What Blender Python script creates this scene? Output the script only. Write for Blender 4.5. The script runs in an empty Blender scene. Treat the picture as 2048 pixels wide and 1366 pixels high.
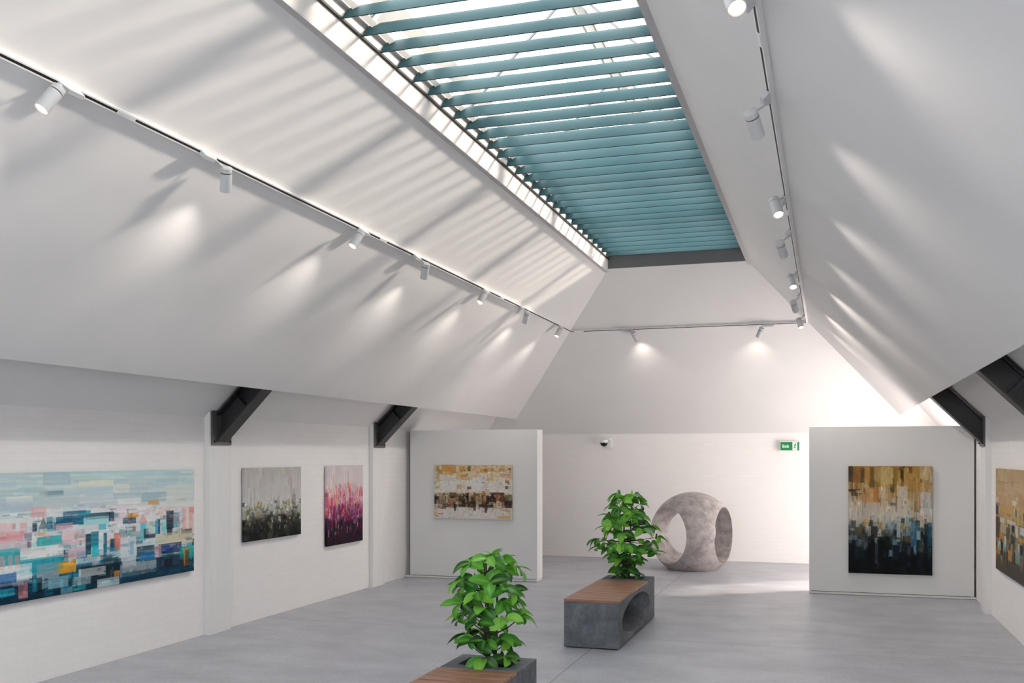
import bpy, bmesh, math, random
import numpy as np
from mathutils import Vector, Matrix

S = bpy.context.scene
C = S.collection
PI = math.pi

# ---------------------------------------------------------------- camera
YAW = math.radians(17.5525)
cam_d = bpy.data.cameras.new('camera')
cam_d.sensor_fit = 'HORIZONTAL'
cam_d.sensor_width = 36.0
cam_d.lens = 1993.0 / 2048 * 36.0
cam_d.shift_y = (911.3 - 683.0) / 2048
cam_d.clip_end = 200
cam = bpy.data.objects.new('camera', cam_d)
cam.location = (0, 0, 2.0)
cam.rotation_euler = (PI / 2, 0, YAW)
C.objects.link(cam)
S.camera = cam

# ---------------------------------------------------------------- light
S.view_settings.view_transform = 'Standard'
S.view_settings.look = 'None'
S.view_settings.gamma = 1.0
S.view_settings.use_curve_mapping = False
S.view_settings.exposure = 0.62

world = bpy.data.worlds.new('sky')
S.world = world
world.use_nodes = True
bg = world.node_tree.nodes['Background']
bg.inputs['Color'].default_value = (0.985, 0.99, 1.0, 1)
bg.inputs['Strength'].default_value = 3.2

SUN_DIR = Vector((-1.0, -0.66, -0.53))
sun_d = bpy.data.lights.new('sun', 'SUN')
sun_d.energy = 3.9
sun_d.color = (1.0, 0.86, 0.75)
sun_d.angle = math.radians(4.6)
sun = bpy.data.objects.new('sun', sun_d)
sun.rotation_euler = SUN_DIR.to_track_quat('-Z', 'Y').to_euler()
sun.location = (12, 30, 16)
C.objects.link(sun)


def area(name, loc, direction, sx, sy, energy, color):
    d = bpy.data.lights.new(name, 'AREA')
    d.shape = 'RECTANGLE'
    d.size, d.size_y = sx, sy
    d.energy = energy
    d.color = color
    o = bpy.data.objects.new(name, d)
    o.location = loc
    o.rotation_euler = Vector(direction).to_track_quat('-Z', 'Z').to_euler()
    C.objects.link(o)
    return o


# unseen fill lamp added at an assumed window behind the right-hand display wall
area('window_daylight', (1.93, 16.9, 1.2), (-1, 0.05, 0.40), 2.4, 2.0, 52, (1.0, 0.80, 0.70))  # stands in for daylight, tilted up to brighten the back slope
# unseen fill lamp added behind the camera to brighten the hall
area('front_daylight', (-2.33, -2.8, 2.75), (0, 1, -0.22), 7.0, 1.3, 90, (0.88, 0.94, 1.0))
SPOT_POWER = 34.0
SPOT_COLOR = (1.0, 0.90, 0.80)

# ---------------------------------------------------------------- helpers


def lin(h):
    v = [int(h[i:i + 2], 16) / 255 for i in (0, 2, 4)]
    return tuple(c / 12.92 if c <= 0.04045 else ((c + 0.055) / 1.055) ** 2.4 for c in v)


class NT:
    """short-hand for building node materials"""

    def __init__(s, name):
        s.m = bpy.data.materials.new(name)
        s.m.use_nodes = True
        s.t = s.m.node_tree
        s.b = s.t.nodes['Principled BSDF']

    def n(s, kind, **kw):
        x = s.t.nodes.new(kind)
        for k, v in kw.items():
            setattr(x, k, v)
        return x

    def l(s, a, b):
        s.t.links.new(a, b)

    def ramp(s, fac, stops):
        r = s.n('ShaderNodeValToRGB')
        e = r.color_ramp.elements
        while len(e) < len(stops):
            e.new(0.5)
        for i, (p, c) in enumerate(stops):
            e[i].position = p
            e[i].color = (*c, 1)
        s.l(fac, r.inputs['Fac'])
        return r.outputs['Color']

    def noise(s, vec, scale, detail=4, rough=0.55):
        x = s.n('ShaderNodeTexNoise')
        x.inputs['Scale'].default_value = scale
        x.inputs['Detail'].default_value = detail
        x.inputs['Roughness'].default_value = rough
        if vec is not None:
            s.l(vec, x.inputs['Vector'])
        return x.outputs['Fac']

    def coord(s, out='Object', scale=None):
        x = s.n('ShaderNodeTexCoord').outputs[out]
        if scale:
            mp = s.n('ShaderNodeMapping')
            mp.inputs['Scale'].default_value = scale
            s.l(x, mp.inputs['Vector'])
            x = mp.outputs['Vector']
        return x

    def bump(s, h, strength, dist=0.01):
        b = s.n('ShaderNodeBump')
        b.inputs['Strength'].default_value = strength
        b.inputs['Distance'].default_value = dist
        s.l(h, b.inputs['Height'])
        s.l(b.outputs['Normal'], s.b.inputs['Normal'])

    def base(s, col=None, rough=None, metal=None, spec=None):
        if col is not None:
            if isinstance(col, tuple):
                s.b.inputs['Base Color'].default_value = (*col[:3], 1)
            else:
                s.l(col, s.b.inputs['Base Color'])
        if rough is not None:
            if isinstance(rough, (int, float)):
                s.b.inputs['Roughness'].default_value = rough
            else:
                s.l(rough, s.b.inputs['Roughness'])
        if metal is not None:
            s.b.inputs['Metallic'].default_value = metal
        if spec is not None:
            s.b.inputs['Specular IOR Level'].default_value = spec
        return s


def mat_mottle(name, c0, c1, scale, rough, bump=0.0, spec=0.4, metal=0.0, stretch=None, bscale=None):
    k = NT(name)
    co = k.coord('Object', stretch)
    col = k.ramp(k.noise(co, scale), [(0.3, c0), (0.7, c1)])
    k.base(col, rough, metal, spec)
    if bump:
        k.bump(k.noise(co, bscale or scale * 8, 6), bump, 0.004)
    return k.m


M = {}
M['plaster'] = mat_mottle('smooth_white_plaster', (0.775, 0.765, 0.762), (0.805, 0.795, 0.792), 1.3, 0.9, 0.05, 0.2)
M['panel'] = mat_mottle('display_wall_paint', (0.76, 0.755, 0.75), (0.79, 0.785, 0.78), 1.1, 0.8, 0.04, 0.2)
M['pilaster'] = mat_mottle('pilaster_paint', (0.80, 0.795, 0.79), (0.84, 0.83, 0.825), 3.0, 0.85, 0.08, 0.2, stretch=(1, 6, 0.4))
M['white_metal'] = mat_mottle('white_powder_coat', (0.84, 0.835, 0.83), (0.87, 0.865, 0.86), 5, 0.45, 0.0, 0.4)
M['curb_white'] = mat_mottle('rooflight_curb_white', (0.60, 0.565, 0.55), (0.64, 0.60, 0.585), 2, 0.7)
M['rooflight'] = mat_mottle('rooflight_frame_warm_white', (0.84, 0.78, 0.73), (0.87, 0.81, 0.76), 3, 0.5)
M['lamp_grey'] = mat_mottle('spotlight_grey_white_paint', (0.55, 0.56, 0.575), (0.59, 0.60, 0.615), 5, 0.42, 0.0, 0.4)
M['black_steel'] = mat_mottle('black_painted_steel', (0.018, 0.018, 0.019), (0.03, 0.03, 0.031), 3, 0.42, 0.05, 0.5)
M['steel_plate'] = mat_mottle('dark_grey_steel', (0.10, 0.093, 0.093), (0.13, 0.122, 0.122), 4, 0.5, 0.05, 0.5)
M['black'] = mat_mottle('black_plastic', (0.008, 0.008, 0.008), (0.014, 0.014, 0.014), 6, 0.5)
M['curb'] = mat_mottle('rooflight_curb_grey', (0.20, 0.20, 0.215), (0.24, 0.24, 0.25), 2, 0.6)
M['lip'] = mat_mottle('rooflight_trim_grey', (0.50, 0.48, 0.49), (0.54, 0.52, 0.53), 2, 0.6)  # grey holds the shade of the lip's downward face
M['blade'] = mat_mottle('teal_louvre_paint', (0.021, 0.068, 0.081), (0.028, 0.080, 0.094), 0.8, 0.6, 0.0, 0.18)
M['wood'] = None


def mat_wood():
    k = NT('warm_brown_timber')
    co = k.coord('Object', (1.2, 14, 14))
    col = k.ramp(k.noise(co, 3.0, 6), [(0.25, lin('85604c')), (0.55, lin('a2765f')), (0.8, lin('b58a72'))])
    k.base(col, 0.38, 0, 0.5)
    return k.m


M['wood'] = mat_wood()


def mat_concrete(name, stops, rough=0.6, scale=5.0):
    k = NT(name)
    co = k.coord('Object')
    a = k.noise(co, scale, 8, 0.68)
    b = k.noise(co, scale * 9, 6, 0.7)
    mx = k.n('ShaderNodeMath', operation='MULTIPLY_ADD')
    k.l(b, mx.inputs[0])
    mx.inputs[1].default_value = 0.35
    k.l(a, mx.inputs[2])
    sb = k.n('ShaderNodeMath', operation='SUBTRACT')
    k.l(mx.outputs[0], sb.inputs[0])
    sb.inputs[1].default_value = 0.17
    k.base(k.ramp(sb.outputs[0], stops), rough, 0, 0.4)
    k.bump(b, 0.12, 0.003)
    return k.m


M['concrete'] = mat_concrete('dark_blue_grey_concrete', [(0.32, lin('54585f')), (0.5, lin('696d74')), (0.68, lin('868a91'))])
M['stone'] = mat_concrete('mottled_grey_stone', [(0.34, lin('938c8c')), (0.5, lin('aea6a4')), (0.68, lin('c8c0be'))], 0.42, 7.0)
M['soil'] = mat_mottle('dark_potting_soil', (0.008, 0.006, 0.005), (0.03, 0.024, 0.02), 60, 0.95, 0.6)
M['stem'] = mat_mottle('brown_plant_stem', (0.035, 0.035, 0.02), (0.07, 0.06, 0.035), 20, 0.7)


def mat_brick(name, axes):
    """white painted brickwork; AXES picks which object axes run along and up the wall"""
    k = NT(name)
    sp = k.n('ShaderNodeSeparateXYZ')
    k.l(k.coord('Object'), sp.inputs[0])
    cb = k.n('ShaderNodeCombineXYZ')
    k.l(sp.outputs[axes[0]], cb.inputs[0])
    k.l(sp.outputs[axes[1]], cb.inputs[1])
    br = k.n('ShaderNodeTexBrick')
    br.inputs['Scale'].default_value = 1.0
    br.inputs['Brick Width'].default_value = 0.225
    br.inputs['Row Height'].default_value = 0.075
    br.inputs['Mortar Size'].default_value = 0.006
    br.inputs['Mortar Smooth'].default_value = 0.6
    br.inputs['Color1'].default_value = (0.905, 0.88, 0.873, 1)
    br.inputs['Color2'].default_value = (0.885, 0.865, 0.86, 1)
    br.inputs['Mortar'].default_value = (0.87, 0.85, 0.845, 1)
    k.l(cb.outputs[0], br.inputs['Vector'])
    k.base(br.outputs['Color'], 0.8, 0, 0.25)
    nz = k.noise(cb.outputs[0], 14, 5)
    ad = k.n('ShaderNodeMath', operation='MULTIPLY_ADD')
    k.l(br.outputs['Fac'], ad.inputs[0])
    ad.inputs[1].default_value = -0.7
    k.l(nz, ad.inputs[2])
    k.bump(ad.outputs[0], 0.16, 0.004)
    return k.m


M['brick_side'] = mat_brick('white_painted_brick_side', ('Y', 'Z'))
M['brick_back'] = mat_brick('white_painted_brick_back', ('X', 'Z'))


def mat_floor():
    k = NT('grey_concrete_floor_tiles')
    co = k.coord('Object')
    st = k.coord('Object', (0.8, 1.25, 1))
    a = k.noise(st, 1.6, 9, 0.7)
    f = k.noise(k.coord('Object', (1, 1.5, 1)), 30, 6, 0.75)
    mx = k.n('ShaderNodeMath', operation='MULTIPLY_ADD')
    k.l(f, mx.inputs[0])
    mx.inputs[1].default_value = 1.3
    k.l(a, mx.inputs[2])
    sb = k.n('ShaderNodeMath', operation='SUBTRACT')
    k.l(mx.outputs[0], sb.inputs[0])
    sb.inputs[1].default_value = 0.65
    col = k.ramp(sb.outputs[0], [(0.16, lin('94959d')), (0.5, lin('b2b3bb')), (0.84, lin('cacbd2'))])
    mp = k.n('ShaderNodeMapping')
    mp.inputs['Location'].default_value = (2.33 + 8.6, -10.8 + 4.25 * 4, 0)
    k.l(co, mp.inputs['Vector'])
    br = k.n('ShaderNodeTexBrick')
    br.offset = 0.0
    br.inputs['Scale'].default_value = 1.0
    br.inputs['Brick Width'].default_value = 4.3
    br.inputs['Row Height'].default_value = 4.25
    br.inputs['Mortar Size'].default_value = 0.004
    br.inputs['Mortar Smooth'].default_value = 0.1
    k.l(mp.outputs['Vector'], br.inputs['Vector'])
    mix = k.n('ShaderNodeMix', data_type='RGBA')
    k.l(br.outputs['Fac'], mix.inputs['Factor'])
    k.l(col, mix.inputs['A'])
    mix.inputs['B'].default_value = (0.09, 0.09, 0.1, 1)
    k.base(mix.outputs['Result'], k.ramp(f, [(0.3, (0.32,) * 3), (0.7, (0.48,) * 3)]), 0, 0.5)
    k.bump(f, 0.08, 0.003)
    return k.m


M['floor'] = mat_floor()


def mat_glass():
    k = NT('clear_rooflight_glass')
    t = k.n('ShaderNodeBsdfTransparent')
    t.inputs['Color'].default_value = (0.97, 0.985, 0.975, 1)
    g = k.n('ShaderNodeBsdfGlossy')
    g.inputs['Roughness'].default_value = 0.03
    mx = k.n('ShaderNodeMixShader')
    mx.inputs[0].default_value = 0.05
    k.l(t.outputs[0], mx.inputs[1])
    k.l(g.outputs[0], mx.inputs[2])
    k.l(mx.outputs[0], k.t.nodes['Material Output'].inputs['Surface'])
    return k.m


M['glass'] = mat_glass()


def mat_emit(name, col, strength):
    k = NT(name)
    k.base(col, 0.4)
    k.b.inputs['Emission Color'].default_value = (*col, 1)
    k.b.inputs['Emission Strength'].default_value = strength
    return k.m


M['lens'] = mat_emit('glowing_lamp_lens', (1.0, 0.80, 0.62), 0.95)
M['sign_white'] = mat_emit('lit_sign_white', lin('e8fff0'), 0.08)
M['sign_green'] = mat_emit('lit_sign_green', lin('067a40'), 0.12)
M['dome'] = mat_mottle('black_glossy_dome', (0.006, 0.006, 0.006), (0.01, 0.01, 0.01), 3, 0.08)


def mat_attr(name, rough, spec=0.35, bump=0.0):
    k = NT(name)
    a = k.n('ShaderNodeAttribute', attribute_name='paint')
    k.base(a.outputs['Color'], rough, 0, spec)
    if bump:
        k.bump(k.noise(k.coord('Object'), 90, 4), bump, 0.002)
    return k.m


M['canvas'] = mat_attr('painted_canvas', 0.65, 0.15, 0.1)


def mat_leaf():
    k = NT('green_leaf')
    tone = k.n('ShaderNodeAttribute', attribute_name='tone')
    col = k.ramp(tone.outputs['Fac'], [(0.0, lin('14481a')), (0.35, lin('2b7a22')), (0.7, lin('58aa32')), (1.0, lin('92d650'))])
    rib = k.n('ShaderNodeAttribute', attribute_name='rib')
    mix = k.n('ShaderNodeMix', data_type='RGBA')
    k.l(rib.outputs['Fac'], mix.inputs['Factor'])
    k.l(col, mix.inputs['A'])
    mix.inputs['B'].default_value = (*lin('a8dc6a'), 1)
    k.base(mix.outputs['Result'], 0.36, 0, 0.5)
    tr = k.n('ShaderNodeBsdfTranslucent')
    k.l(mix.outputs['Result'], tr.inputs['Color'])
    ms = k.n('ShaderNodeMixShader')
    ms.inputs[0].default_value = 0.25
    k.l(k.b.outputs[0], ms.inputs[1])
    k.l(tr.outputs[0], ms.inputs[2])
    k.l(ms.outputs[0], k.t.nodes['Material Output'].inputs['Surface'])
    return k.m


M['leaf'] = mat_leaf()


class MB:
    """collects shapes in a bmesh and links them as ONE mesh object"""

    def __init__(s):
        s.bm = bmesh.new()

    def face(s, pts):
        return s.bm.faces.new([s.bm.verts.new(p) for p in pts])

    def box(s, a, b):
        xs, ys, zs = zip(a, b)
        v = [s.bm.verts.new((xs[i], ys[j], zs[k])) for i in (0, 1) for j in (0, 1) for k in (0, 1)]
        for q in ((0, 1, 3, 2), (4, 6, 7, 5), (0, 4, 5, 1), (2, 3, 7, 6), (0, 2, 6, 4), (1, 5, 7, 3)):
            s.bm.faces.new([v[i] for i in q])
        return s

    def slab(s, pts, off):
        """polygon PTS extruded by vector OFF"""
        off = Vector(off)
        a = [s.bm.verts.new(p) for p in pts]
        b = [s.bm.verts.new(Vector(p) + off) for p in pts]
        n = len(a)
        s.bm.faces.new(a)
        s.bm.faces.new(b[::-1])
        for i in range(n):
            s.bm.faces.new([a[i], b[i], b[(i + 1) % n], a[(i + 1) % n]])
        return s

    def tube(s, pts, rad, seg=12, caps=True):
        """round bar through PTS; RAD a number or one per point"""
        pts = [Vector(p) for p in pts]
        n = len(pts)
        rr = rad if isinstance(rad, (list, tuple)) else [rad] * n
        rings = []
        up = None
        for i, p in enumerate(pts):
            d = (pts[min(i + 1, n - 1)] - pts[max(i - 1, 0)]).normalized()
            if up is None:
                up = d.orthogonal().normalized()
            else:
                up = (up - d * up.dot(d)).normalized()
            w = d.cross(up)
            rings.append([s.bm.verts.new(p + (up * math.cos(2 * PI * k / seg) + w * math.sin(2 * PI * k / seg)) * rr[i]) for k in range(seg)])
        for i in range(n - 1):
            for k in range(seg):
                s.bm.faces.new([rings[i][k], rings[i][(k + 1) % seg], rings[i + 1][(k + 1) % seg], rings[i + 1][k]])
        if caps:
            s.bm.faces.new(rings[0][::-1])
            s.bm.faces.new(rings[-1])
        return s

    def lathe(s, prof, seg=32, axis='z', close=True):
        """profile [(r, h)...] turned about the local z axis"""
        rings = [[s.bm.verts.new((r * math.cos(2 * PI * k / seg), r * math.sin(2 * PI * k / seg), h)) for k in range(seg)] if r > 1e-6 else [s.bm.verts.new((0, 0, h))] for r, h in prof]
        for a, b in zip(rings, rings[1:]):
            for k in range(seg):
                f = [a[k % len(a)], a[(k + 1) % len(a)], b[(k + 1) % len(b)], b[k % len(b)]]
                f = list(dict.fromkeys(f))
                if len(f) > 2:
                    s.bm.faces.new(f)
        return s

    def bevel(s, w, seg=2, angle=30):
        bmesh.ops.remove_doubles(s.bm, verts=s.bm.verts, dist=1e-6)
        s.bm.normal_update()
        es = [e for e in s.bm.edges if len(e.link_faces) == 2 and e.calc_face_angle(0) > math.radians(angle)]
        bmesh.ops.bevel(s.bm, geom=es, offset=w, segments=seg, profile=0.5, affect='EDGES')
        return s

    def mesh(s, name, mat, smooth=None, recalc=True):
        if recalc:
            bmesh.ops.recalc_face_normals(s.bm, faces=s.bm.faces)
        me = bpy.data.meshes.new(name)
        s.bm.to_mesh(me)
        s.bm.free()
        me.materials.append(mat)
        if smooth is not None:
            for p in me.polygons:
                p.use_smooth = True
            me.set_sharp_from_angle(angle=math.radians(smooth))
        return me

    def build(s, name, mat, parent=None, smooth=None, recalc=True):
        return put(name, s.mesh(name, mat, smooth, recalc), parent)


def put(name, me, parent=None, loc=None, rot=None):
    o = bpy.data.objects.new(name, me)
    C.objects.link(o)
    if parent is not None:
        o.parent = parent
    if loc is not None:
        o.location = loc
    if rot is not None:
        o.rotation_euler = rot
    return o


def tag(o, label, cat, group=None):
    o['label'] = label
    o['category'] = cat
    if group:
        o['group'] = group
    return o


def thing(name, label, cat, loc=(0, 0, 0), group=None):
    o = bpy.data.objects.new(name, None)
    o.empty_display_size = 0.1
    C.objects.link(o)
    o.location = loc
    return tag(o, label, cat, group)


def struct(o):
    o['kind'] = 'structure'
    return o


def boolean(obj, cutters, op='DIFFERENCE'):
    """cut CUTTERS out of OBJ and bake the result into its mesh"""
    for c in cutters:
        md = obj.modifiers.new('cut', 'BOOLEAN')
        md.operation = op
        md.solver = 'EXACT'
        md.object = c
    bpy.context.view_layer.update()
    dg = bpy.context.evaluated_depsgraph_get()
    me = bpy.data.meshes.new_from_object(obj.evaluated_get(dg))
    obj.modifiers.clear()
    mats = [m for m in obj.data.materials]
    obj.data = me
    me.materials.clear()
    for m in mats[:1]:
        me.materials.append(m)
    for p in me.polygons:
        p.material_index = 0
    for c in cutters:
        bpy.data.objects.remove(c)
    return obj


# ---------------------------------------------------------------- room
XL, XR, XC = -6.63, 1.97, -2.33
YB, YF = 19.245, -3.0
ZW = 2.43                      # top of the brick walls
SKX, SKZ = 1.122, 5.085        # half width and height of the rooflight opening
SKY0, SKY1 = 3.2, 16.18
LNX, LNZ = 3.558, 2.727        # half width and height of the lining's lower edge
KL = (SKZ - LNZ) / (LNX - SKX)  # slope of the lining
KB = (SKZ - 2.425) / (YB - SKY1)


def yback(z):
    return YB - (z - 2.425) / KB


struct(MB().box((XL - 0.3, YF - 0.3, -0.2), (XR + 0.3, YB + 0.3, 0)).build('floor', M['floor']))
struct(MB().box((XL - 0.25, YF, 0), (XL, YB, ZW)).build('wall_left', M['brick_side']))
# right wall, pierced by assumed_window, an unseen opening assumed behind the display wall
w = MB()
WY0, WY1, WZ0, WZ1 = 15.5, 18.3, 0.05, 2.3
w.box((XR, YF, 0), (XR + 0.25, WY0, ZW)).box((XR, WY1, 0), (XR + 0.25, YB, ZW))
w.box((XR, WY0, 0), (XR + 0.25, WY1, WZ0)).box((XR, WY0, WZ1), (XR + 0.25, WY1, ZW))
struct(w.build('wall_right', M['brick_side']))
struct(MB().box((XL - 0.25, YB, 0), (XR + 0.25, YB + 0.25, ZW)).build('wall_back', M['brick_back']))
# unseen front behind the camera: piers, lintel and gable around an opening added for fill light
w = MB()
w.box((XL - 0.25, YF - 0.25, 0), (XL + 0.7, YF, 5.1)).box((XR - 0.7, YF - 0.25, 0), (XR + 0.25, YF, 5.1))
w.box((XL + 0.7, YF - 0.25, 3.5), (XR - 0.7, YF, 5.1)).box((XL + 0.7, YF - 0.25, 0), (XR - 0.7, YF, 1.95))
struct(w.build('wall_front', M['plaster']))


def window(name, fr, pane):
    r = bpy.data.objects.new(name, None)
    C.objects.link(r)
    struct(r)
    fr.build('window_frame', M['white_metal'], r)
    pane.build('window_pane', M['glass'], r)
    return r


f = MB().box((XR + 0.06, 16.87, WZ0), (XR + 0.13, 16.93, WZ1))
for (y0, y1, z0, z1) in ((WY0, WY0 + 0.06, WZ0, WZ1), (WY1 - 0.06, WY1, WZ0, WZ1), (WY0, WY1, WZ0, WZ0 + 0.06), (WY0, WY1, WZ1 - 0.06, WZ1)):
    f.box((XR + 0.06, y0, z0), (XR + 0.13, y1, z1))
window('window_2', f, MB().box((XR + 0.09, WY0 + 0.05, WZ0 + 0.05), (XR + 0.10, WY1 - 0.05, WZ1 - 0.05)))  # unseen window, assumed from the warm light spilling past the display wall
f = MB()
for x in (XL + 0.7, -4.5, -2.36, -0.2, XR - 0.76):
    f.box((x, YF - 0.18, 1.95), (x + 0.06, YF - 0.08, 3.5))
f.box((XL + 0.7, YF - 0.18, 3.42), (XR - 0.7, YF - 0.08, 3.5))
window('window_3', f, MB().box((XL + 0.75, YF - 0.135, 1.96), (XR - 0.75, YF - 0.125, 3.45)))  # unseen clerestory glazing, added to admit fill light from behind the camera

# sloping ceiling: two linings hung under the roof, the hipped end, the roof soffits behind
for sgn, nm in ((-1, 'left'), (1, 'right')):
    X = lambda d: XC + sgn * d
    nrm = Vector((sgn * KL, 0, 1)).normalized()
    pts = [(X(LNX), YF, LNZ), (X(LNX), yback(LNZ), LNZ), (X(SKX), SKY1, SKZ), (X(SKX), YF, SKZ)]
    struct(MB().slab(pts, nrm * 0.012).build('ceiling_' + nm, M['plaster']))
    d0 = 4.30
    zt = ZW + (d0 - 2.07)
    pts = [(X(d0), YF, ZW), (X(d0), YB + 0.02, ZW), (X(2.07), YB + 0.02, zt), (X(2.07), YF, zt)]
    struct(MB().slab(pts, Vector((sgn, 0, 1)).normalized() * 0.05).build('ceiling_soffit_' + nm, M['plaster']))
    dl = SKX + (SKZ - zt) / KL
    struct(MB().box((min(X(2.12), X(dl + 0.02)), YF, zt), (max(X(2.12), X(dl + 0.02)), YB - 1.0, zt + 0.04)).build('ceiling_closer_' + nm, M['plaster']))  # unseen sheet added to stop light leaking between soffit and lining
pts = [(XL, YB, 2.425), (XR, YB, 2.425), (XC + 2.07, yback(4.7), 4.7), (XC + SKX, SKY1, SKZ), (XC - SKX, SKY1, SKZ), (XC - 2.07, yback(4.7), 4.7)]
struct(MB().slab(pts, Vector((0, KB, 1)).normalized() * 0.03).build('ceiling_back', M['plaster']))
struct(MB().box((XC - SKX - 0.1, YF, SKZ), (XC + SKX + 0.1, SKY0, SKZ + 0.05)).build('ceiling_front', M['plaster']))

# pilasters
n = 0
for x0, x1, ys in ((XL, XL + 0.066, (5.37, 9.575, 13.765)), (XR - 0.066, XR, (9.575, 13.775))):
    for y in ys:
        n += 1
        p = MB().slab([(x0, y, 0), (x1, y, 0), (x1, y, ZW + (0.066 if x0 < 0 else 0)), (x0, y, ZW + (0 if x0 < 0 else 0.066))], (0, 0.42, 0))
        struct(p.build('trim_%d' % n, M['pilaster']))

# painted patches: u0, u1, v0, v1 in thousandths of the canvas, colour
F_TEAL=[(329,430,0,108,'a9c6cf'),(337,404,155,199,'7f9cab'),(316,345,157,192,'b5c2c6'),(204,292,189,240,'f3f0ea'),(182,296,225,303,'b3cbd4'),(292,465,186,282,'c6d0d7'),(626,729,234,298,'eef0ec'),(734,856,206,294,'a4c5ca'),(856,994,149,378,'dbe2da'),(465,606,83,128,'eceae0'),(606,677,123,190,'e6e8e2'),(606,729,202,252,'b4ccd3'),(288,341,275,355,'e7b0b6'),(182,234,388,468,'ebc8cc'),(404,492,329,400,'3d6c88'),(378,483,371,442,'0a5474'),(461,511,333,365,'1699ae'),(492,606,362,406,'2a4558'),(587,611,368,437,'2a2f45'),(486,587,394,457,'9fdbe0'),(378,439,426,471,'e8acb6'),(292,306,400,466,'2b3347'),(314,347,364,452,'6a7b72','t'),(672,718,387,425,'eb9a2e'),(767,816,288,318,'ea9a3a'),(721,761,400,480,'ec9ea6','t'),(649,708,428,475,'2c4c64'),(856,891,390,559,'172636'),(891,921,418,521,'8f96a6'),(939,994,370,591,'e8b0ac'),(957,972,378,575,'efe9e4'),(975,1000,370,435,'e88d92'),(859,885,552,622,'0f2f3f'),(800,822,476,598,'2aa0b5'),(814,823,468,598,'1e4fa0'),(828,856,492,594,'8fd9d9'),(182,261,456,535,'e8959f'),(263,288,474,533,'8f93a8'),(308,397,520,587,'2bb4b8'),(182,273,516,600,'d6d0d8'),(404,492,505,601,'eccbd4'),(492,513,534,703,'10344c'),(515,544,520,643,'1a7796'),(518,544,636,731,'22c4d2'),(544,563,536,677,'eef0f0'),(565,579,541,741,'0d5876'),(594,614,597,691,'0b3c5a'),(611,636,551,697,'e4796a'),(544,577,458,504,'52c8d2'),(729,756,484,645,'5cc8de'),(745,767,539,617,'16303f'),(745,800,591,630,'2b3a4a'),(682,734,556,609,'a5b8b9'),(756,800,489,593,'bcd4d6'),(933,988,589,623,'2e4a52'),(805,994,604,714,'d3ceb0'),(816,933,702,792,'162450'),(839,873,719,771,'2450b4'),(713,794,697,776,'33445a'),(724,794,756,823,'1573b8'),(679,697,647,759,'1a8ec2'),(800,828,709,812,'e5b0b8'),(641,708,598,860,'dfe4e8'),(456,497,677,727,'1a79b0'),(426,492,632,716,'e8bcc6'),(182,249,580,708,'1ea8b0'),(249,404,590,691,'f2f2f0'),(249,402,682,802,'1596a4'),(387,452,737,827,'f0a01e'),(182,196,636,735,'eba2a4'),(211,223,636,735,'e9adac'),(234,245,642,742,'e2959b'),(182,288,713,863,'eaf0f2'),(182,238,773,836,'0f5aa8'),(182,292,833,918,'0a2a46'),(182,230,885,938,'22b6cc'),(244,275,860,978,'e88a8e'),(308,387,735,852,'9aacba'),(474,646,806,951,'101f2c'),(465,572,822,886,'e0e5e9'),(611,634,884,927,'ea963c'),(677,692,885,926,'e2ac72'),(734,748,899,945,'ea9450'),(636,805,837,943,'a9adb8'),(646,994,911,1083,'0a384e'),(805,945,826,944,'1b2f3e'),(845,885,849,926,'0b1a28'),(927,1000,752,872,'22b4ae'),(945,972,768,942,'e68428'),(954,975,792,954,'1c2030'),(539,631,933,1036,'c3cbd2'),(349,421,857,939,'7fb0c0'),(439,511,879,952,'a5bcc6'),(304,324,842,957,'0a1a26'),(430,447,811,939,'124a6a','t'),(238,280,735,842,'e9eef0'),(292,308,838,942,'1c88a0')]
F_OCHRE=[(104,284,6,129,'cf9440'),(135,222,121,182,'d8a860'),(334,396,32,119,'bf8038'),(439,476,31,119,'6a4a30'),(476,991,40,115,'dcc094'),(598,702,74,135,'c88a44'),(653,683,74,117,'8a4a22'),(726,768,65,117,'b07a38'),(841,907,64,116,'a88458'),(955,991,63,98,'4a3020'),(847,991,160,228,'cfa68e'),(29,66,33,122,'9a8258'),(29,66,149,308,'c0a274'),(16,73,402,441,'c2ac38'),(291,359,129,278,'dcb478'),(297,359,367,445,'cc9a74'),(433,482,400,452,'5c4436'),(622,653,314,340,'4a3a34'),(919,961,280,332,'a86c34'),(919,955,393,445,'3c2820'),(525,561,180,232,'d8b070'),(568,659,171,467,'dcdcd8'),(73,284,193,473,'dedad2'),(494,604,241,468,'e0dedb'),(-3,66,593,733,'2a2420'),(35,57,654,734,'d8ccb0'),(66,91,521,733,'9a8a78'),(123,138,520,564,'3c2a1c'),(197,284,518,614,'6a5030'),(222,247,580,615,'2a2014'),(284,359,543,665,'8a7458'),(322,396,578,779,'20160e'),(402,463,699,777,'3a2a1c'),(426,451,523,698,'1e140c'),(451,476,514,557,'d8807a'),(469,543,672,775,'30221a'),(512,543,513,661,'7a5a44'),(543,580,574,696,'b89460'),(616,641,555,677,'7a3c14'),(622,665,485,554,'b88048'),(641,677,572,693,'c0a080'),(677,708,571,719,'16120e'),(708,792,606,674,'241c14'),(732,907,509,550,'5a3424'),(811,853,551,672,'a85a3c'),(859,907,507,689,'6e4e3c'),(913,997,654,782,'1c1a1a'),(913,997,550,652,'6a6048'),(141,210,732,774,'1a1610'),(148,172,740,766,'d8d0c0'),(191,241,722,800,'c06a54'),(260,284,729,852,'1c1c1c'),(297,359,684,727,'c0a888'),(580,677,731,781,'241a14'),(689,768,737,783,'1a0f0c'),(659,689,781,876,'2a221c'),(768,871,709,811,'c8c0a4'),(506,543,785,845,'4a3a30'),(829,991,934,981,'d8a46c'),(3,47,877,947,'dcb078'),(925,979,801,860,'c89860'),(73,629,848,983,'d8d2cc')]
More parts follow.
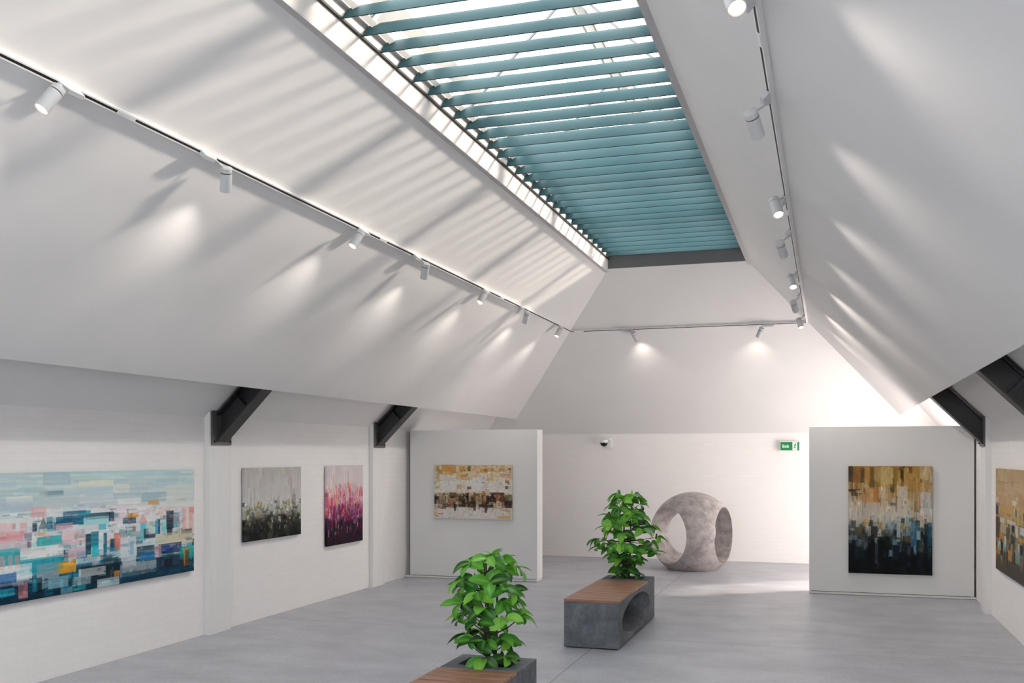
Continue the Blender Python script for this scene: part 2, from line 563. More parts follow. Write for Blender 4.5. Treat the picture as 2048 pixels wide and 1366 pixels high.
F_DARK=[(3,55,5,147,'302c20'),(55,162,13,154,'8a6030'),(157,203,21,154,'4a4434'),(198,264,13,169,'c08c40'),(264,310,13,208,'6a4c28'),(310,396,13,122,'b09858'),(396,537,12,168,'c8b078'),(542,588,12,167,'8c6c30'),(633,668,4,128,'2c2418'),(668,856,19,228,'b08440'),(727,767,11,66,'4a3820'),(856,985,3,119,'c8b48c'),(3,142,218,237,'2a241c'),(39,111,234,281,'3c3024'),(91,152,226,249,'c8bca4'),(173,366,201,341,'c89868'),(305,366,208,333,'b0703c'),(376,447,200,293,'d0c4b0'),(447,527,246,324,'b89458'),(588,707,183,461,'c8c2ba'),(717,856,236,313,'b89c78'),(507,568,339,362,'6a6054'),(866,985,243,458,'c4c8c8'),(911,950,328,381,'a8aaa8'),(162,386,343,497,'c8beb0'),(638,678,486,524,'2c343a'),(732,767,480,507,'1a2c36'),(678,727,470,554,'a4c0c4'),(583,628,486,657,'c8d2d8'),(638,678,532,586,'b88430'),(537,583,588,673,'101c24'),(39,91,510,580,'4a443c'),(81,152,572,634,'5a4c24'),(198,239,492,546,'b89850'),(239,275,562,647,'c0bca8'),(275,356,561,670,'28241c'),(356,406,521,590,'a07c44'),(366,396,591,653,'b8b8a8'),(3,101,652,690,'788088'),(91,244,706,750,'50585c'),(817,861,599,676,'a8c0bc'),(817,856,499,583,'1c3a44'),(906,955,536,875,'060c14'),(945,990,520,735,'1e5068'),(537,588,682,728,'7c9ca8'),(757,817,507,739,'3c7088'),(688,747,648,709,'6a4a28'),(492,527,776,834,'7ca0b0'),(787,815,731,816,'7098a8'),(325,361,717,912,'3c4c5c'),(707,747,880,934,'1c3444'),(856,906,707,783,'3c4438'),(678,747,602,639,'6c8894'),(366,497,654,823,'080a0a'),(244,315,672,866,'080806')]
F_TAN=[(11,352,131,133,'8a7458'),(60,288,237,253,'c8b494'),(11,72,296,327,'e0c8b4'),(-1,72,352,453,'2c3448'),(84,373,379,414,'c89858'),(404,484,289,326,'dcdcd8'),(107,222,480,521,'dcd4c8'),(119,266,536,618,'b8a890'),(-1,107,481,681,'4a3c34'),(266,404,445,477,'c8a868'),(288,474,476,508,'d8d8d0'),(393,454,512,568,'1c2030'),(474,532,508,604,'c8ccd0'),(266,331,549,658,'585040'),(373,454,608,684,'243c44'),(107,199,627,682,'c88c30'),(222,266,643,739,'d8d8dc'),(60,131,717,793,'c8ccc8'),(131,188,713,842,'1c1c20'),(188,266,719,790,'6c98a4'),(-1,107,774,842,'b07838'),(309,393,756,847,'c89850'),(464,571,732,837,'88a898'),(513,652,445,488,'c0a860'),(571,652,501,566,'dcdce0'),(571,626,661,745,'14202c'),(552,645,600,631,'c89440'),(266,299,790,921,'2c241c'),(444,474,752,853,'282420')]

# ---------------------------------------------------------------- steel roof beams
def mirror(pts, on):
    return [(2 * XC - x, y, z) for x, y, z in pts] if on else pts


def roof_beam(label, yc, right, x_end=2.25):
    """I-beam running from a pilaster up the 45 degree roof, bolted on through an end plate"""
    r = thing('roof_beam', label, 'beam', (2 * XC + 6.564 if right else -6.564, yc, 2.12), 'black steel roof beams')
    r['kind'] = 'thing'
    o = Vector(r.location)
    c = math.sqrt(0.5)
    P0 = (-6.564 + 0.02, 2.476)
    L = x_end / c

    def pt(a, d, y):
        x, z = P0[0] + c * (a + d), P0[1] + c * (a - d)
        return (x, y, z)

    def bar(d0, d1, y0, y1, a0=0.0, a1=L, vert=True):
        s0, s1 = (a0 - d0, a0 - d1) if vert else (a0, a0)
        pts = [pt(s0, d0, y0), pt(a1, d0, y0), pt(a1, d1, y0), pt(s1, d1, y0)]
        pts = [Vector(p) - o for p in mirror(pts, right)]
        return pts, (0, y1 - y0, 0)

    m = MB()
    m.slab(*bar(0.0, 0.016, yc - 0.11, yc + 0.11)).slab(*bar(0.016, 0.212, yc - 0.007, yc + 0.007)).slab(*bar(0.212, 0.228, yc - 0.11, yc + 0.11))
    m.build('beam_profile', M['black_steel'], r)
    m = MB()
    m.slab(*bar(0.016, 0.212, yc - 0.10, yc - 0.007, 0.30, 0.312, False))
    m.slab(*bar(0.016, 0.212, yc + 0.007, yc + 0.10, 0.30, 0.312, False))
    m.build('stiffener', M['black_steel'], r)
    pts = mirror([(-6.564, yc - 0.188, 2.12), (-6.544, yc - 0.188, 2.12), (-6.544, yc - 0.188, 2.505), (-6.564, yc - 0.188, 2.495)], right)
    MB().slab([Vector(p) - o for p in pts], (0, 0.376, 0)).build('end_plate', M['steel_plate'], r)
    for s in (-1, 1):
        bo = MB().lathe([(0, 0), (0.012, 0), (0.012, 0.016), (0, 0.018)], 6).build('bolt', M['black'], r)
        bo.rotation_euler = (0, -PI / 2 if right else PI / 2, 0)
        bo.location = Vector(mirror([(-6.544, yc + s * 0.15, 2.16)], right)[0]) - o
    return r


roof_beam('black steel roof beam bolted on the pilaster beside the large teal painting', 9.785, False)
roof_beam('black steel roof beam bolted on the pilaster beside the pink and purple painting', 13.975, False)
roof_beam('black steel roof beam bolted on the pilaster between grey display wall and tan painting', 13.985, True)
roof_beam('black steel roof beam at the right edge of the photo, its foot out of view', 9.785, True)

# ---------------------------------------------------------------- rooflight
sky = bpy.data.objects.new('window_1', None)
C.objects.link(sky)
struct(sky)
EX, EZ, RZ = SKX, 5.40, 6.50   # eaves and ridge of the glazed gable
m = MB()
for s in (-1, 1):
    x0, x1 = sorted((XC + s * SKX, XC + s * (SKX + 0.06)))
    m.box((x0, SKY0, 5.045), (x1, SKY1 + 0.06, EZ))
m.build('curb_side', M['curb_white'], sky)
m = MB()
for s in (-1, 1):
    x0, x1 = sorted((XC + s * SKX, XC + s * (SKX + 0.062)))
    m.box((x0, SKY0, 5.028), (x1, SKY1, 5.0449))
m.build('curb_trim', M['lip'], sky)
MB().box((XC - SKX, SKY1, SKZ + 0.002), (XC + SKX, SKY1 + 0.06, EZ)).box((XC - SKX, SKY0 - 0.06, SKZ), (XC + SKX, SKY0, EZ)).build('curb_end', M['curb'], sky)
RY = [5.0 + 2.2 * i for i in range(6)]
for s, nm in ((-1, 'left'), (1, 'right')):
    u = Vector((-s * EX, 0, RZ - EZ)).normalized()
    nr = Vector((s * (RZ - EZ), 0, EX)).normalized()
    e = Vector((XC + s * (EX - 0.005), 0, EZ))
    ln = math.hypot(EX, RZ - EZ)
    for y in RY:
        f = MB()
        a, b = e + Vector((0, y - 0.08, 0)), e + u * (ln - 0.06) + Vector((0, y - 0.08, 0))
        f.slab([a, b, b - nr * 0.05, a - nr * 0.05], (0, 0.16, 0))
        f.build('rafter', M['rooflight'], sky)
        f = MB()
        for dy in (-0.115, 0.095):
            a, b = e + Vector((0, y + dy, 0)), e + u * (ln - 0.06) + Vector((0, y + dy, 0))
            f.slab([a, b, b - nr * 0.02, a - nr * 0.02], (0, 0.02, 0))
        f.build('glazing_gasket', M['curb'], sky)
    f = MB()
    for d0, d1, t in ((0.0, 0.05, 0.06), (0.14, 0.28, 0.03)):
        a = e + u * d0
        b = e + u * d1
        f.slab([a + Vector((0, SKY0, 0)), b + Vector((0, SKY0, 0)), b - nr * t + Vector((0, SKY0, 0)), a - nr * t + Vector((0, SKY0, 0))], (0, SKY1 - SKY0, 0))
    f.build('eaves_rail', M['rooflight'], sky)
    f = MB()
    a = e + Vector((0, SKY0, 0))
    b = e + u * ln + Vector((0, SKY0, 0))
    f.slab([a + nr * 0.004, b + nr * 0.004, b + nr * 0.012, a + nr * 0.012], (0, SKY1 - SKY0, 0))
    f.build('glass_pane', M['glass'], sky)
m = MB()
m.tube([(XC, SKY0, RZ - 0.075), (XC, SKY1, RZ - 0.075)], 0.055, 16)
for s in (-1, 1):
    u = Vector((s * EX, 0, EZ - RZ)).normalized()
    a = Vector((XC, SKY0, RZ - 0.005))
    b = a + u * 0.17
    dn = Vector((-s * (RZ - EZ), 0, -EX)).normalized() * 0.03
    m.slab([a, b, b + dn, a + dn], (0, SKY1 - SKY0, 0))
m.build('ridge_beam', M['rooflight'], sky, 40)
MB().slab([(XC - EX, SKY1 + 0.02, EZ), (XC + EX, SKY1 + 0.02, EZ), (XC, SKY1 + 0.02, RZ)], (0, 0.01, 0)).build('end_pane', M['glass'], sky)
MB().slab([(XC - EX, SKY0 - 0.02, EZ), (XC + EX, SKY0 - 0.02, EZ), (XC, SKY0 - 0.02, RZ)], (0, -0.01, 0)).build('end_pane', M['glass'], sky)

# louvre blades under the glass
louv = thing('louvre_blind', 'row of tilted teal louvre blades filling the rooflight opening', 'louvre blind', (XC, 9.6, 5.2))
BL = [(0.0, 0.0), (0.045, 0.055), (0.1, 0.108), (0.158, 0.155), (0.166, 0.158), (0.163, 0.150), (0.115, 0.095), (0.062, 0.042), (0.008, -0.004)]
bm_ = MB()
bm_.slab([(-1.116, y, z) for y, z in BL], (2.232, 0, 0))
blade_me = bm_.mesh('blade', M['blade'], 50)
for i in range(-9, 29):
    put('blade', blade_me, louv, (0, 6.70 + 0.332 * i - 9.6, 0.063))
for s in (-1, 1):
    x0, x1 = sorted((s * (SKX - 0.001), s * (SKX - 0.022)))
    MB().box((x0, SKY0 - 9.6, 0.036), (x1, SKY1 - 9.6, 0.055)).build('side_rail', M['black'], louv)

# ---------------------------------------------------------------- lighting tracks
ZT = 4.2215
DT = SKX + (SKZ - ZT) / KL
YT = yback(ZT)
N_IN = {-1: Vector((KL, 0, -1)).normalized(), 1: Vector((-KL, 0, -1)).normalized(), 0: Vector((0, -KB, -1)).normalized()}
TRK = {-1: (Vector((XC - DT, 0, ZT)), Vector((0, 1, 0))), 1: (Vector((XC + DT, 0, ZT)), Vector((0, 1, 0))), 0: (Vector((0, YT, ZT)), Vector((1, 0, 0)))}
TH = 0.036


def track(side, label, a0, a1, joints):
    o, t = TRK[side]
    n = N_IN[side]
    s = t.cross(n)
    r = thing('lighting_track', label, 'lighting track', o + t * (a0 + a1) / 2, 'lighting tracks around the sloping ceiling')
    base = Vector(r.location)

    def bar(m, u0, u1, h0, h1, b0=a0, b1=a1):
        p = [o - base + t * b0 + s * u + n * h for u, h in ((u0, h0), (u1, h0), (u1, h1), (u0, h1))]
        m.slab(p, t * (b1 - b0))
    m = MB()
    bar(m, -0.018, 0.018, 0.0, 0.030)
    bar(m, -0.018, -0.0085, 0.030, TH)
    bar(m, 0.0085, 0.018, 0.030, TH)
    m.build('rail', M['white_metal'], r)
    m = MB()
    bar(m, -0.0084, 0.0084, 0.0301, 0.0345)
    m.build('contact_slot', M['black'], r)
    for j in joints:
        m = MB()
        bar(m, -0.0125, 0.0125, 0.0346, TH + 0.004, j - 0.085, j + 0.085)
        m.build('joint_cover', M['white_metal'], r)
    return r


track(-1, 'white lighting track on the left ceiling slope, left of the teal louvres', YF + 0.02, YT - 0.035, (1.44, 5.39, 9.30, 13.2))
track(1, 'white lighting track on the right ceiling slope, right of the teal louvres', YF + 0.02, YT - 0.035, (1.44, 5.41, 9.32, 13.2))
track(0, 'short white lighting track across the far end slope above the sculpture', XC - DT + 0.0, XC + DT - 0.0, (XC - DT + 0.16,))

# ---------------------------------------------------------------- track spotlights
ad_me = MB().slab([(-0.017, y, z) for y, z in ((-0.1, 0), (-0.1, -0.055), (0.03, -0.055), (0.08, -0.018), (0.08, 0))], (0.034, 0, 0)).bevel(0.003, 1).mesh('adapter', M['lamp_grey'])
cap_me = MB().lathe([(0, 0.004), (0.036, 0.004), (0.0425, 0), (0.0425, -0.032), (0.037, -0.034), (0, -0.034)], 28).mesh('rear_cap', M['lamp_grey'], 40)
bod_me = MB().lathe([(0, -0.040), (0.0435, -0.040), (0.0435, -0.180), (0.0400, -0.180), (0.0395, -0.168), (0, -0.168)], 28).mesh('lamp_head', M['lamp_grey'], 40)
grv_me = MB().lathe([(0.039, -0.034), (0.039, -0.041)], 28).mesh('cooling_groove', M['black'], 40)
len_me = MB().lathe([(0.0392, -0.1690), (0.038, -0.172), (0, -0.1735)], 28).mesh('lens', M['lens'], 60)
spot_d = bpy.data.lights.new('spot_beam', 'SPOT')
spot_d.energy = SPOT_POWER
spot_d.color = SPOT_COLOR
spot_d.spot_size = math.radians(100)
spot_d.spot_blend = 1.0
spot_d.shadow_soft_size = 0.03


def spotlight(side, a, flip, aim, piv, label, power=None, beam=None):
    """flip -1: the arm leaves the adapter at its other end"""
    o, t = TRK[side]
    n = N_IN[side]
    s = t.cross(-n)
    r = thing('track_spotlight', label, 'spotlight', o + t * a + n * TH, 'spotlights on the ceiling tracks')
    R = Matrix((s, t, -n)).transposed()
    r.rotation_euler = R.to_euler()
    put('adapter', ad_me, r, (0, 0, 0), (0, 0, 0 if flip > 0 else PI))
    P = Vector(piv)
    ax = R.transposed() @ Vector(aim).normalized()
    q = ax.to_track_quat('-Z', 'Y')
    side_pt = P + q @ Vector((0, 0, -0.014)) - (P - Vector((0, flip * 0.075, -0.02))).normalized() * 0.03
    m = MB().tube([(0, flip * 0.06, -0.022), (0, flip * 0.085, -0.026), side_pt, P + q @ Vector((0, 0, -0.016))], [0.011, 0.007, 0.007, 0.009], 10)
    m.build('arm', M['lamp_grey'], r, 40)
    h = put('lamp_head', bod_me, r, P, q.to_euler())
    put('rear_cap', cap_me, h)
    put('cooling_groove', grv_me, h)
    put('lens', len_me, h)
    d = spot_d
    if power is not None:
        d = spot_d.copy()
        d.energy = SPOT_POWER * power
    beam = Vector(beam or aim).normalized()
    put('spot_beam', d, r, P + ax * 0.182, (R.transposed() @ beam).to_track_quat('-Z', 'Y').to_euler())
    return r


YS = (4.86, 6.28, 8.80, 10.16, 12.45, 14.10, 16.32)
ordn = ('nearest', 'second', 'third', 'fourth', 'fifth', 'sixth')
for sd, nm in ((-1, 'left'), (1, 'right')):
    for i, y in enumerate(YS):
        odd = i % 2 == 0
        if i == 6:
            lab = 'last grey-white spotlight of the %s track, in the far corner where tracks meet, lens glowing' % nm
        else:
            lab = '%s grey-white spotlight on the %s track%s, %s' % (ordn[i], nm, ', counted from the camera' if i else ' to the camera', 'glowing lens showing' if odd else 'lens turned away')
        if sd < 0:
            aim = (-0.26, -0.50, -0.83) if odd else (-0.34, 0.46, -0.82)
            piv = (0, -0.12, -0.075) if odd else (0, 0.16, -0.07)
        else:
            aim = (0.24, -0.50, -0.83) if odd else (0.20, 0.78, -0.59)
            piv = (0, -0.30, -0.115) if odd else (0, -0.07, -0.15)
        spotlight(sd, y, -1 if odd else 1, aim, piv, lab, 2.2 if sd > 0 and i in (4, 5) else None, (0.50 * sd, (-0.10, 0.10, -0.05, 0.15, 0.25, 0.45, -0.10)[i], -0.84))
spotlight(0, -3.30, 1, (0.27, 0.72, -0.64), (0, 0.09, -0.085), 'small spotlight on the far track above the left grey display wall, leaning right', 0.5, (0.1, 0.6, -0.8))
spotlight(0, -0.95, -1, (-0.36, 0.55, -0.75), (0, -0.09, -0.085), 'small spotlight on the far track near its right corner, above the exit sign', 0.5, (-0.1, 0.6, -0.8))

# ---------------------------------------------------------------- display walls
def display_wall(label, x0, x1, y0, y1, px0, px1):
    r = thing('display_wall', label, 'display wall', ((x0 + x1) / 2, (y0 + y1) / 2, 0), 'grey display walls')
    r['kind'] = 'thing'
    o = Vector(r.location)
    m = MB().box(Vector((x0, y0, 0.042)) - o, Vector((x1, y1, 2.415)) - o).bevel(0.002, 1)
    m.build('panel', M['panel'], r)
    MB().box(Vector((px0, y0 - 0.004, 0.006)) - o, Vector((px1, y1 + 0.004, 0.034)) - o).build('plinth', M['panel'], r)
    MB().box(Vector((x0 + 0.04, y0 + 0.015, 0.0)) - o, Vector((x1 - 0.04, y1 - 0.015, 0.0425)) - o).build('shadow_gap', M['black'], r)
    ex_ = (x0 - 0.009, x0 - 0.0005) if x0 < XC - 2 else (x1 + 0.0005, x1 + 0.009)
    MB().box(Vector((ex_[0], y0 + 0.001, 0.042)) - o, Vector((ex_[1], y0 + 0.02, 2.41)) - o).build('edge_seal', M['black'], r)
    return r


display_wall('grey display wall on the left, carrying the ochre and white painting', -6.55, -4.37, 15.14, 15.44, -6.622, -4.375)
display_wall('grey display wall on the right, carrying the tall gold and dark teal painting', -0.25, 1.946, 15.11, 15.41, -0.25, 1.965)

# ---------------------------------------------------------------- paintings
rng = np.random.default_rng(5)


def rgb(h):
    return np.array([int(h[i:i + 2], 16) for i in (0, 2, 4)]) / 255.0


class Paint:
    def __init__(s, w, h, cell, stops):
        s.nx, s.ny = int(w / cell) + 1, int(h / cell) + 1
        t = np.linspace(0, 1, s.ny)
        ps = [p for p, c in stops]
        cs = np.array([rgb(c) for p, c in stops])
        s.A = np.stack([np.interp(t, ps, cs[:, k]) for k in range(3)], 1)[:, None, :].repeat(s.nx, 1)

    def rect(s, u0, u1, v0, v1, col, alpha=0.9, grain='h', shape=None):
        i0, i1 = int(u0 * (s.nx - 1)), int(math.ceil(u1 * (s.nx - 1)))
        j0, j1 = int(v0 * (s.ny - 1)), int(math.ceil(v1 * (s.ny - 1)))
        i0, j0 = max(i0, 0), max(j0, 0)
        i1, j1 = min(max(i1, i0 + 1), s.nx), min(max(j1, j0 + 1), s.ny)
        if i0 >= s.nx or j0 >= s.ny:
            return
        hh, ww = j1 - j0, i1 - i0
        a = np.full((hh, ww), alpha)
        if grain == 'h':
            a *= 1 - 0.35 * rng.random((hh, 1))
        else:
            a *= 1 - 0.35 * rng.random((1, ww))
        a *= 1 - 0.18 * rng.random((hh, ww))
        if shape == 't':
            jj = (np.arange(hh)[:, None] + 1) / hh
            ii = np.abs((np.arange(ww)[None, :] + 0.5) / ww - 0.5) * 2
            a *= ii <= jj
        c = rgb(col) if isinstance(col, str) else col
        c = c + rng.normal(0, 0.015, 3)
        s.A[j0:j1, i0:i1] = s.A[j0:j1, i0:i1] * (1 - a[..., None]) + c * a[..., None]

    def strokes(s, n, v, pal, wr, hr, alpha=(0.3, 0.8), grain='h'):
        for _ in range(n):
            vv = rng.uniform(*v)
            w_, h_ = rng.uniform(*wr), rng.uniform(*hr)
            uu = rng.uniform(-w_, 1)
            s.rect(uu, uu + w_, vv, vv + h_, pal[rng.integers(len(pal))], rng.uniform(*alpha), grain)

    def feats(s, F, alpha=0.88, grain='h'):
        for f in F:
            s.rect(f[0] / 1000, f[1] / 1000, f[2] / 1000, f[3] / 1000, f[4], alpha, grain, f[5] if len(f) > 5 else None)

    def local(s, n, wr, hr, spread, jit, grain='h', alpha=(0.45, 0.85), v=(0, 1)):
        """small dabs of the colours already lying nearby"""
        for _ in range(n):
            u0, v0 = rng.random(), rng.uniform(*v)
            us = min(max(u0 + rng.normal(0, spread), 0), 0.999)
            vs = min(max(v0 + rng.normal(0, spread), 0), 0.999)
            c = s.A[int(vs * s.ny), int(us * s.nx)].copy()
            c = np.clip(c * (1 + rng.normal(0, jit)) + rng.normal(0, jit * 0.05, 3), 0.01, 0.98)
            w_, h_ = rng.uniform(*wr), rng.uniform(*hr)
            s.rect(u0 - w_ / 2, u0 + w_ / 2, v0 - h_ / 2, v0 + h_ / 2, c, rng.uniform(*alpha), grain)

    def grainy(s, amp, streak, axis):
        sh = (s.ny, 1) if axis == 'h' else (1, s.nx)
        s.A += rng.normal(0, streak, sh)[..., None] + rng.normal(0, amp, (s.ny, s.nx))[..., None]


def painting(label, P, origin, du, dn, w, h, depth, gap=0.012):
    """canvas whose upper left corner is ORIGIN; DU along its width, DN out of the wall"""
    du, dn = Vector(du), Vector(dn)
    nx, ny = P.nx, P.ny
    A = np.clip(P.A, 0.003, 0.97)
    L = np.where(A <= 0.04045, A / 12.92, ((A + 0.055) / 1.055) ** 2.4)
    ctr = Vector(origin) + du * w / 2 - Vector((0, 0, h))
    uu, vv = np.meshgrid(np.linspace(-w / 2, w / 2, nx), np.linspace(h, 0, ny))
    co = np.zeros((ny, nx, 3))
    for k in range(3):
        co[..., k] = uu * du[k] + (vv if k == 2 else 0)
    co = co.reshape(-1, 3)
    idx = np.arange(nx * ny).reshape(ny, nx)
    q = np.stack([idx[:-1, :-1], idx[1:, :-1], idx[1:, 1:], idx[:-1, 1:]], -1).reshape(-1, 4)
    # wrapped edges
    ring = np.concatenate([idx[0, :], idx[1:, -1], idx[-1, -2::-1], idx[-2:0:-1, 0]])
    back = co[ring] - np.array(dn) * (depth - gap)
    nb = len(ring)
    bi = np.arange(nb) + nx * ny
    q2 = np.stack([ring, np.roll(ring, -1), np.roll(bi, -1), bi], -1)
    vs = np.concatenate([co, back])
    cols = np.concatenate([L.reshape(-1, 3), L.reshape(-1, 3)[ring]])
    fs = np.concatenate([q, q2])
    me = bpy.data.meshes.new('painting')
    me.vertices.add(len(vs))
    me.vertices.foreach_set('co', vs.ravel())
    me.loops.add(fs.size)
    me.loops.foreach_set('vertex_index', fs.ravel().astype(np.int32))
    me.polygons.add(len(fs))
    me.polygons.foreach_set('loop_start', np.arange(0, fs.size, 4, dtype=np.int32))
    at = me.color_attributes.new('paint', 'FLOAT_COLOR', 'POINT')
    at.data.foreach_set('color', np.concatenate([cols, np.ones((len(cols), 1))], 1).ravel().astype(np.float32))
    me.update(calc_edges=True)
    me.validate()
    me.materials.append(M['canvas'])
    r = thing('painting', label, 'painting', ctr, 'abstract paintings')
    put('canvas', me, r)
    m = MB()
    t = 0.03
    for a0, a1, b0, b1 in ((-w / 2 + t, w / 2 - t, t, 2 * t), (-w / 2 + t, w / 2 - t, h - 2 * t, h - t), (-w / 2 + t, -w / 2 + 2 * t, 2 * t, h - 2 * t), (w / 2 - 2 * t, w / 2 - t, 2 * t, h - 2 * t)):
        p = [du * a - dn * (depth - 0.001) + Vector((0, 0, b)) for a, b in ((a0, b0), (a1, b0), (a1, b1), (a0, b1))]
        m.slab(p, dn * (depth - 0.006))
    m.build('stretcher_frame', M['wood'], r)
    return r


PX = XL + 0.045
# large teal painting
P = Paint(3.267, 1.105, 0.0058, [(0, 'c4dde0'), (0.2, 'cfe2e4'), (0.4, 'dfe3e5'), (0.62, 'd3dde2'), (0.76, '9cc4cb'), (0.84, '2a5e70'), (0.92, '0b3648'), (1, '082a3c')])
P.strokes(90, (0, 0.3), ['b5d4da', 'cfe4e6', 'e6e9e2', 'bcd0d8', 'dfe8e4', 'a9cbd4'], (0.08, 0.35), (0.01, 0.07), (0.25, 0.6))
P.strokes(110, (0.28, 0.72), ['e9dfe3', 'e4e8ea', 'cfd6de', 'e8ccd2', 'a8dadd', 'c9d3da', 'f0efee'], (0.03, 0.18), (0.02, 0.09), (0.3, 0.7))
P.strokes(60, (0.36, 0.8), ['35b6bd', '14607c', '20303f', 'e8a9af', '2a86b4', 'dfe6ea', 'ec9f6a', '1f9db0'], (0.012, 0.06), (0.015, 0.10), (0.5, 0.9), 'v')
P.strokes(80, (0.76, 0.96), ['0c2f42', '103c52', '1d6f8c', '9fb8c4', '0a2230', '24a3b6'], (0.02, 0.09), (0.015, 0.08), (0.4, 0.85))
P.feats(F_TEAL, 0.86)
P.strokes(60, (0.3, 0.8), ['e4e8ea', 'd6dde3', 'a8dadd'], (0.05, 0.2), (0.004, 0.012), (0.3, 0.6))
P.local(300, (0.008, 0.05), (0.006, 0.025), 0.03, 0.16, 'h', v=(0.28, 1))
P.local(140, (0.03, 0.16), (0.005, 0.02), 0.05, 0.04, 'h', v=(0, 0.4))
P.local(140, (0.003, 0.012), (0.02, 0.07), 0.03, 0.2, 'v', v=(0.35, 0.95))
P.feats(F_TEAL, 0.55)
P.local(220, (0.004, 0.03), (0.003, 0.012), 0.012, 0.12, 'h', v=(0.3, 1))
P.grainy(0.010, 0.004, 'h')
painting('large wide teal, pink and navy abstract painting nearest the camera on the left wall', P, (PX, 6.05, 1.852), (0, 1, 0), (1, 0, 0), 3.267, 1.105, 0.045)
# grey painting
P = Paint(1.33, 0.88, 0.0058, [(0, 'bcb8b2'), (0.25, 'cac7c5'), (0.5, 'cfcdcc'), (0.62, 'a8a8a2'), (0.74, '4a4c46'), (0.86, '1c1e1c'), (1, '101110')])
P.strokes(60, (0, 0.35), ['b4b0a6', 'c8c4be', 'd2d0ce', 'a8a498'], (0.006, 0.03), (0.1, 0.5), (0.2, 0.5), 'v')
P.strokes(150, (0.46, 0.75), ['cfcfca', '1c211e', '8a8a4c', '6a6c66', 'b0a890', 'dcdad6', '24282c', '9c8a34', '3c463c'], (0.012, 0.06), (0.02, 0.09), (0.5, 0.9), 'v')
P.strokes(160, (0.66, 0.95), ['141614', '22261e', '2c342c', '0c0e0e', '4c5040', '1a1e24'], (0.02, 0.09), (0.03, 0.1), (0.5, 0.9), 'v')
P.strokes(34, (0.62, 0.88), ['d0c4b4', 'c8ccca', '9a8430', 'b0b4a8', '7a8088'], (0.008, 0.035), (0.012, 0.06), (0.5, 0.9), 'v')
P.local(420, (0.006, 0.03), (0.008, 0.04), 0.03, 0.25, 'v', v=(0.46, 1))
P.local(120, (0.008, 0.04), (0.05, 0.25), 0.05, 0.06, 'v', v=(0, 0.5))
P.grainy(0.012, 0.006, 'v')
painting('grey painting with black blocks along its lower half, between two left pilasters', P, (PX, 10.305, 1.852), (0, 1, 0), (1, 0, 0), 1.33, 0.88, 0.045)
# pink painting
P = Paint(1.11, 1.11, 0.0058, [(0, 'dcd2d2'), (0.22, 'dfd4d4'), (0.42, 'dfb8bd'), (0.55, 'b86a80'), (0.66, '5a2850'), (0.78, '2a1028'), (1, '160a14')])
P.strokes(60, (0, 0.3), ['e4dcd8', 'd8ccce', 'e6d2d6', 'cfc6c2'], (0.008, 0.04), (0.1, 0.4), (0.2, 0.5), 'v')
P.strokes(170, (0.22, 0.58), ['e2606c', 'e88a90', 'd8283c', 'ec8a3c', 'e0b8c4', 'c23a70', 'e2748c', 'e8c8cc', '7a4a9c'], (0.01, 0.04), (0.05, 0.2), (0.4, 0.85), 'v')
P.strokes(150, (0.48, 0.8), ['5a1a4a', '24101e', '8a1c48', '6a3c94', 'd0507c', 'e0d4e0', '3c1236', '9c2440'], (0.012, 0.05), (0.03, 0.12), (0.5, 0.9), 'v')
P.strokes(140, (0.68, 0.97), ['1a0c16', '260e22', '38122c', '120810', '2c1432'], (0.02, 0.09), (0.04, 0.14), (0.5, 0.9), 'v')
P.strokes(26, (0.62, 0.84), ['b8a4d0', 'e0a0b4', '5c48a0', 'c02c50'], (0.008, 0.02), (0.03, 0.09), (0.5, 0.9), 'v')
P.local(420, (0.005, 0.022), (0.015, 0.06), 0.03, 0.25, 'v', v=(0.25, 1))
P.local(100, (0.008, 0.04), (0.05, 0.2), 0.05, 0.05, 'v', v=(0, 0.3))
P.grainy(0.012, 0.006, 'v')
painting('square pink and purple painting next to the far left pilaster', P, (PX, 12.348, 1.852), (0, 1, 0), (1, 0, 0), 1.11, 1.11, 0.045)
# ochre painting
P = Paint(1.325, 0.8725, 0.0058, [(0, 'd6c09a'), (0.12, 'd8c8a8'), (0.3, 'dcd8cc'), (0.5, 'dbd7d0'), (0.56, 'b8a890'), (0.66, '8a765e'), (0.74, 'b0a492'), (0.82, 'd8d2ca'), (1, 'd6cdc2')])
P.strokes(90, (0, 0.25), ['d4a25a', 'dcc494', 'c88c3c', 'e0d4b8', 'b07c44', 'dcd4c4'], (0.02, 0.1), (0.02, 0.1), (0.25, 0.6), 'v')
P.strokes(60, (0.2, 0.5), ['dedad2', 'd8d0bc', 'e2e0dc', 'cfae78'], (0.02, 0.08), (0.03, 0.12), (0.3, 0.6), 'v')
P.strokes(120, (0.52, 0.76), ['2a2018', '5c4630', '120e0c', 'a8845a', 'd4c8b4', '7c5a3c', 'b4603c'], (0.012, 0.05), (0.02, 0.09), (0.45, 0.85), 'v')
P.feats(F_OCHRE, 0.78, 'v')
P.strokes(60, (0.5, 0.76), ['1c1410', 'd8ccb8', '3c2c20', 'c8a878'], (0.006, 0.025), (0.015, 0.08), (0.5, 0.9), 'v')
P.local(420, (0.006, 0.025), (0.008, 0.04), 0.02, 0.2, 'v')
P.local(120, (0.02, 0.07), (0.006, 0.014), 0.02, 0.2, 'h')
P.feats(F_OCHRE, 0.5, 'v')
P.local(200, (0.004, 0.014), (0.006, 0.03), 0.015, 0.2, 'v')
P.grainy(0.014, 0.008, 'v')
painting('wide ochre and white painting with a dark broken band, on the left display wall', P, (-6.101, 15.095, 1.85), (1, 0, 0), (0, -1, 0), 1.325, 0.8725, 0.045)
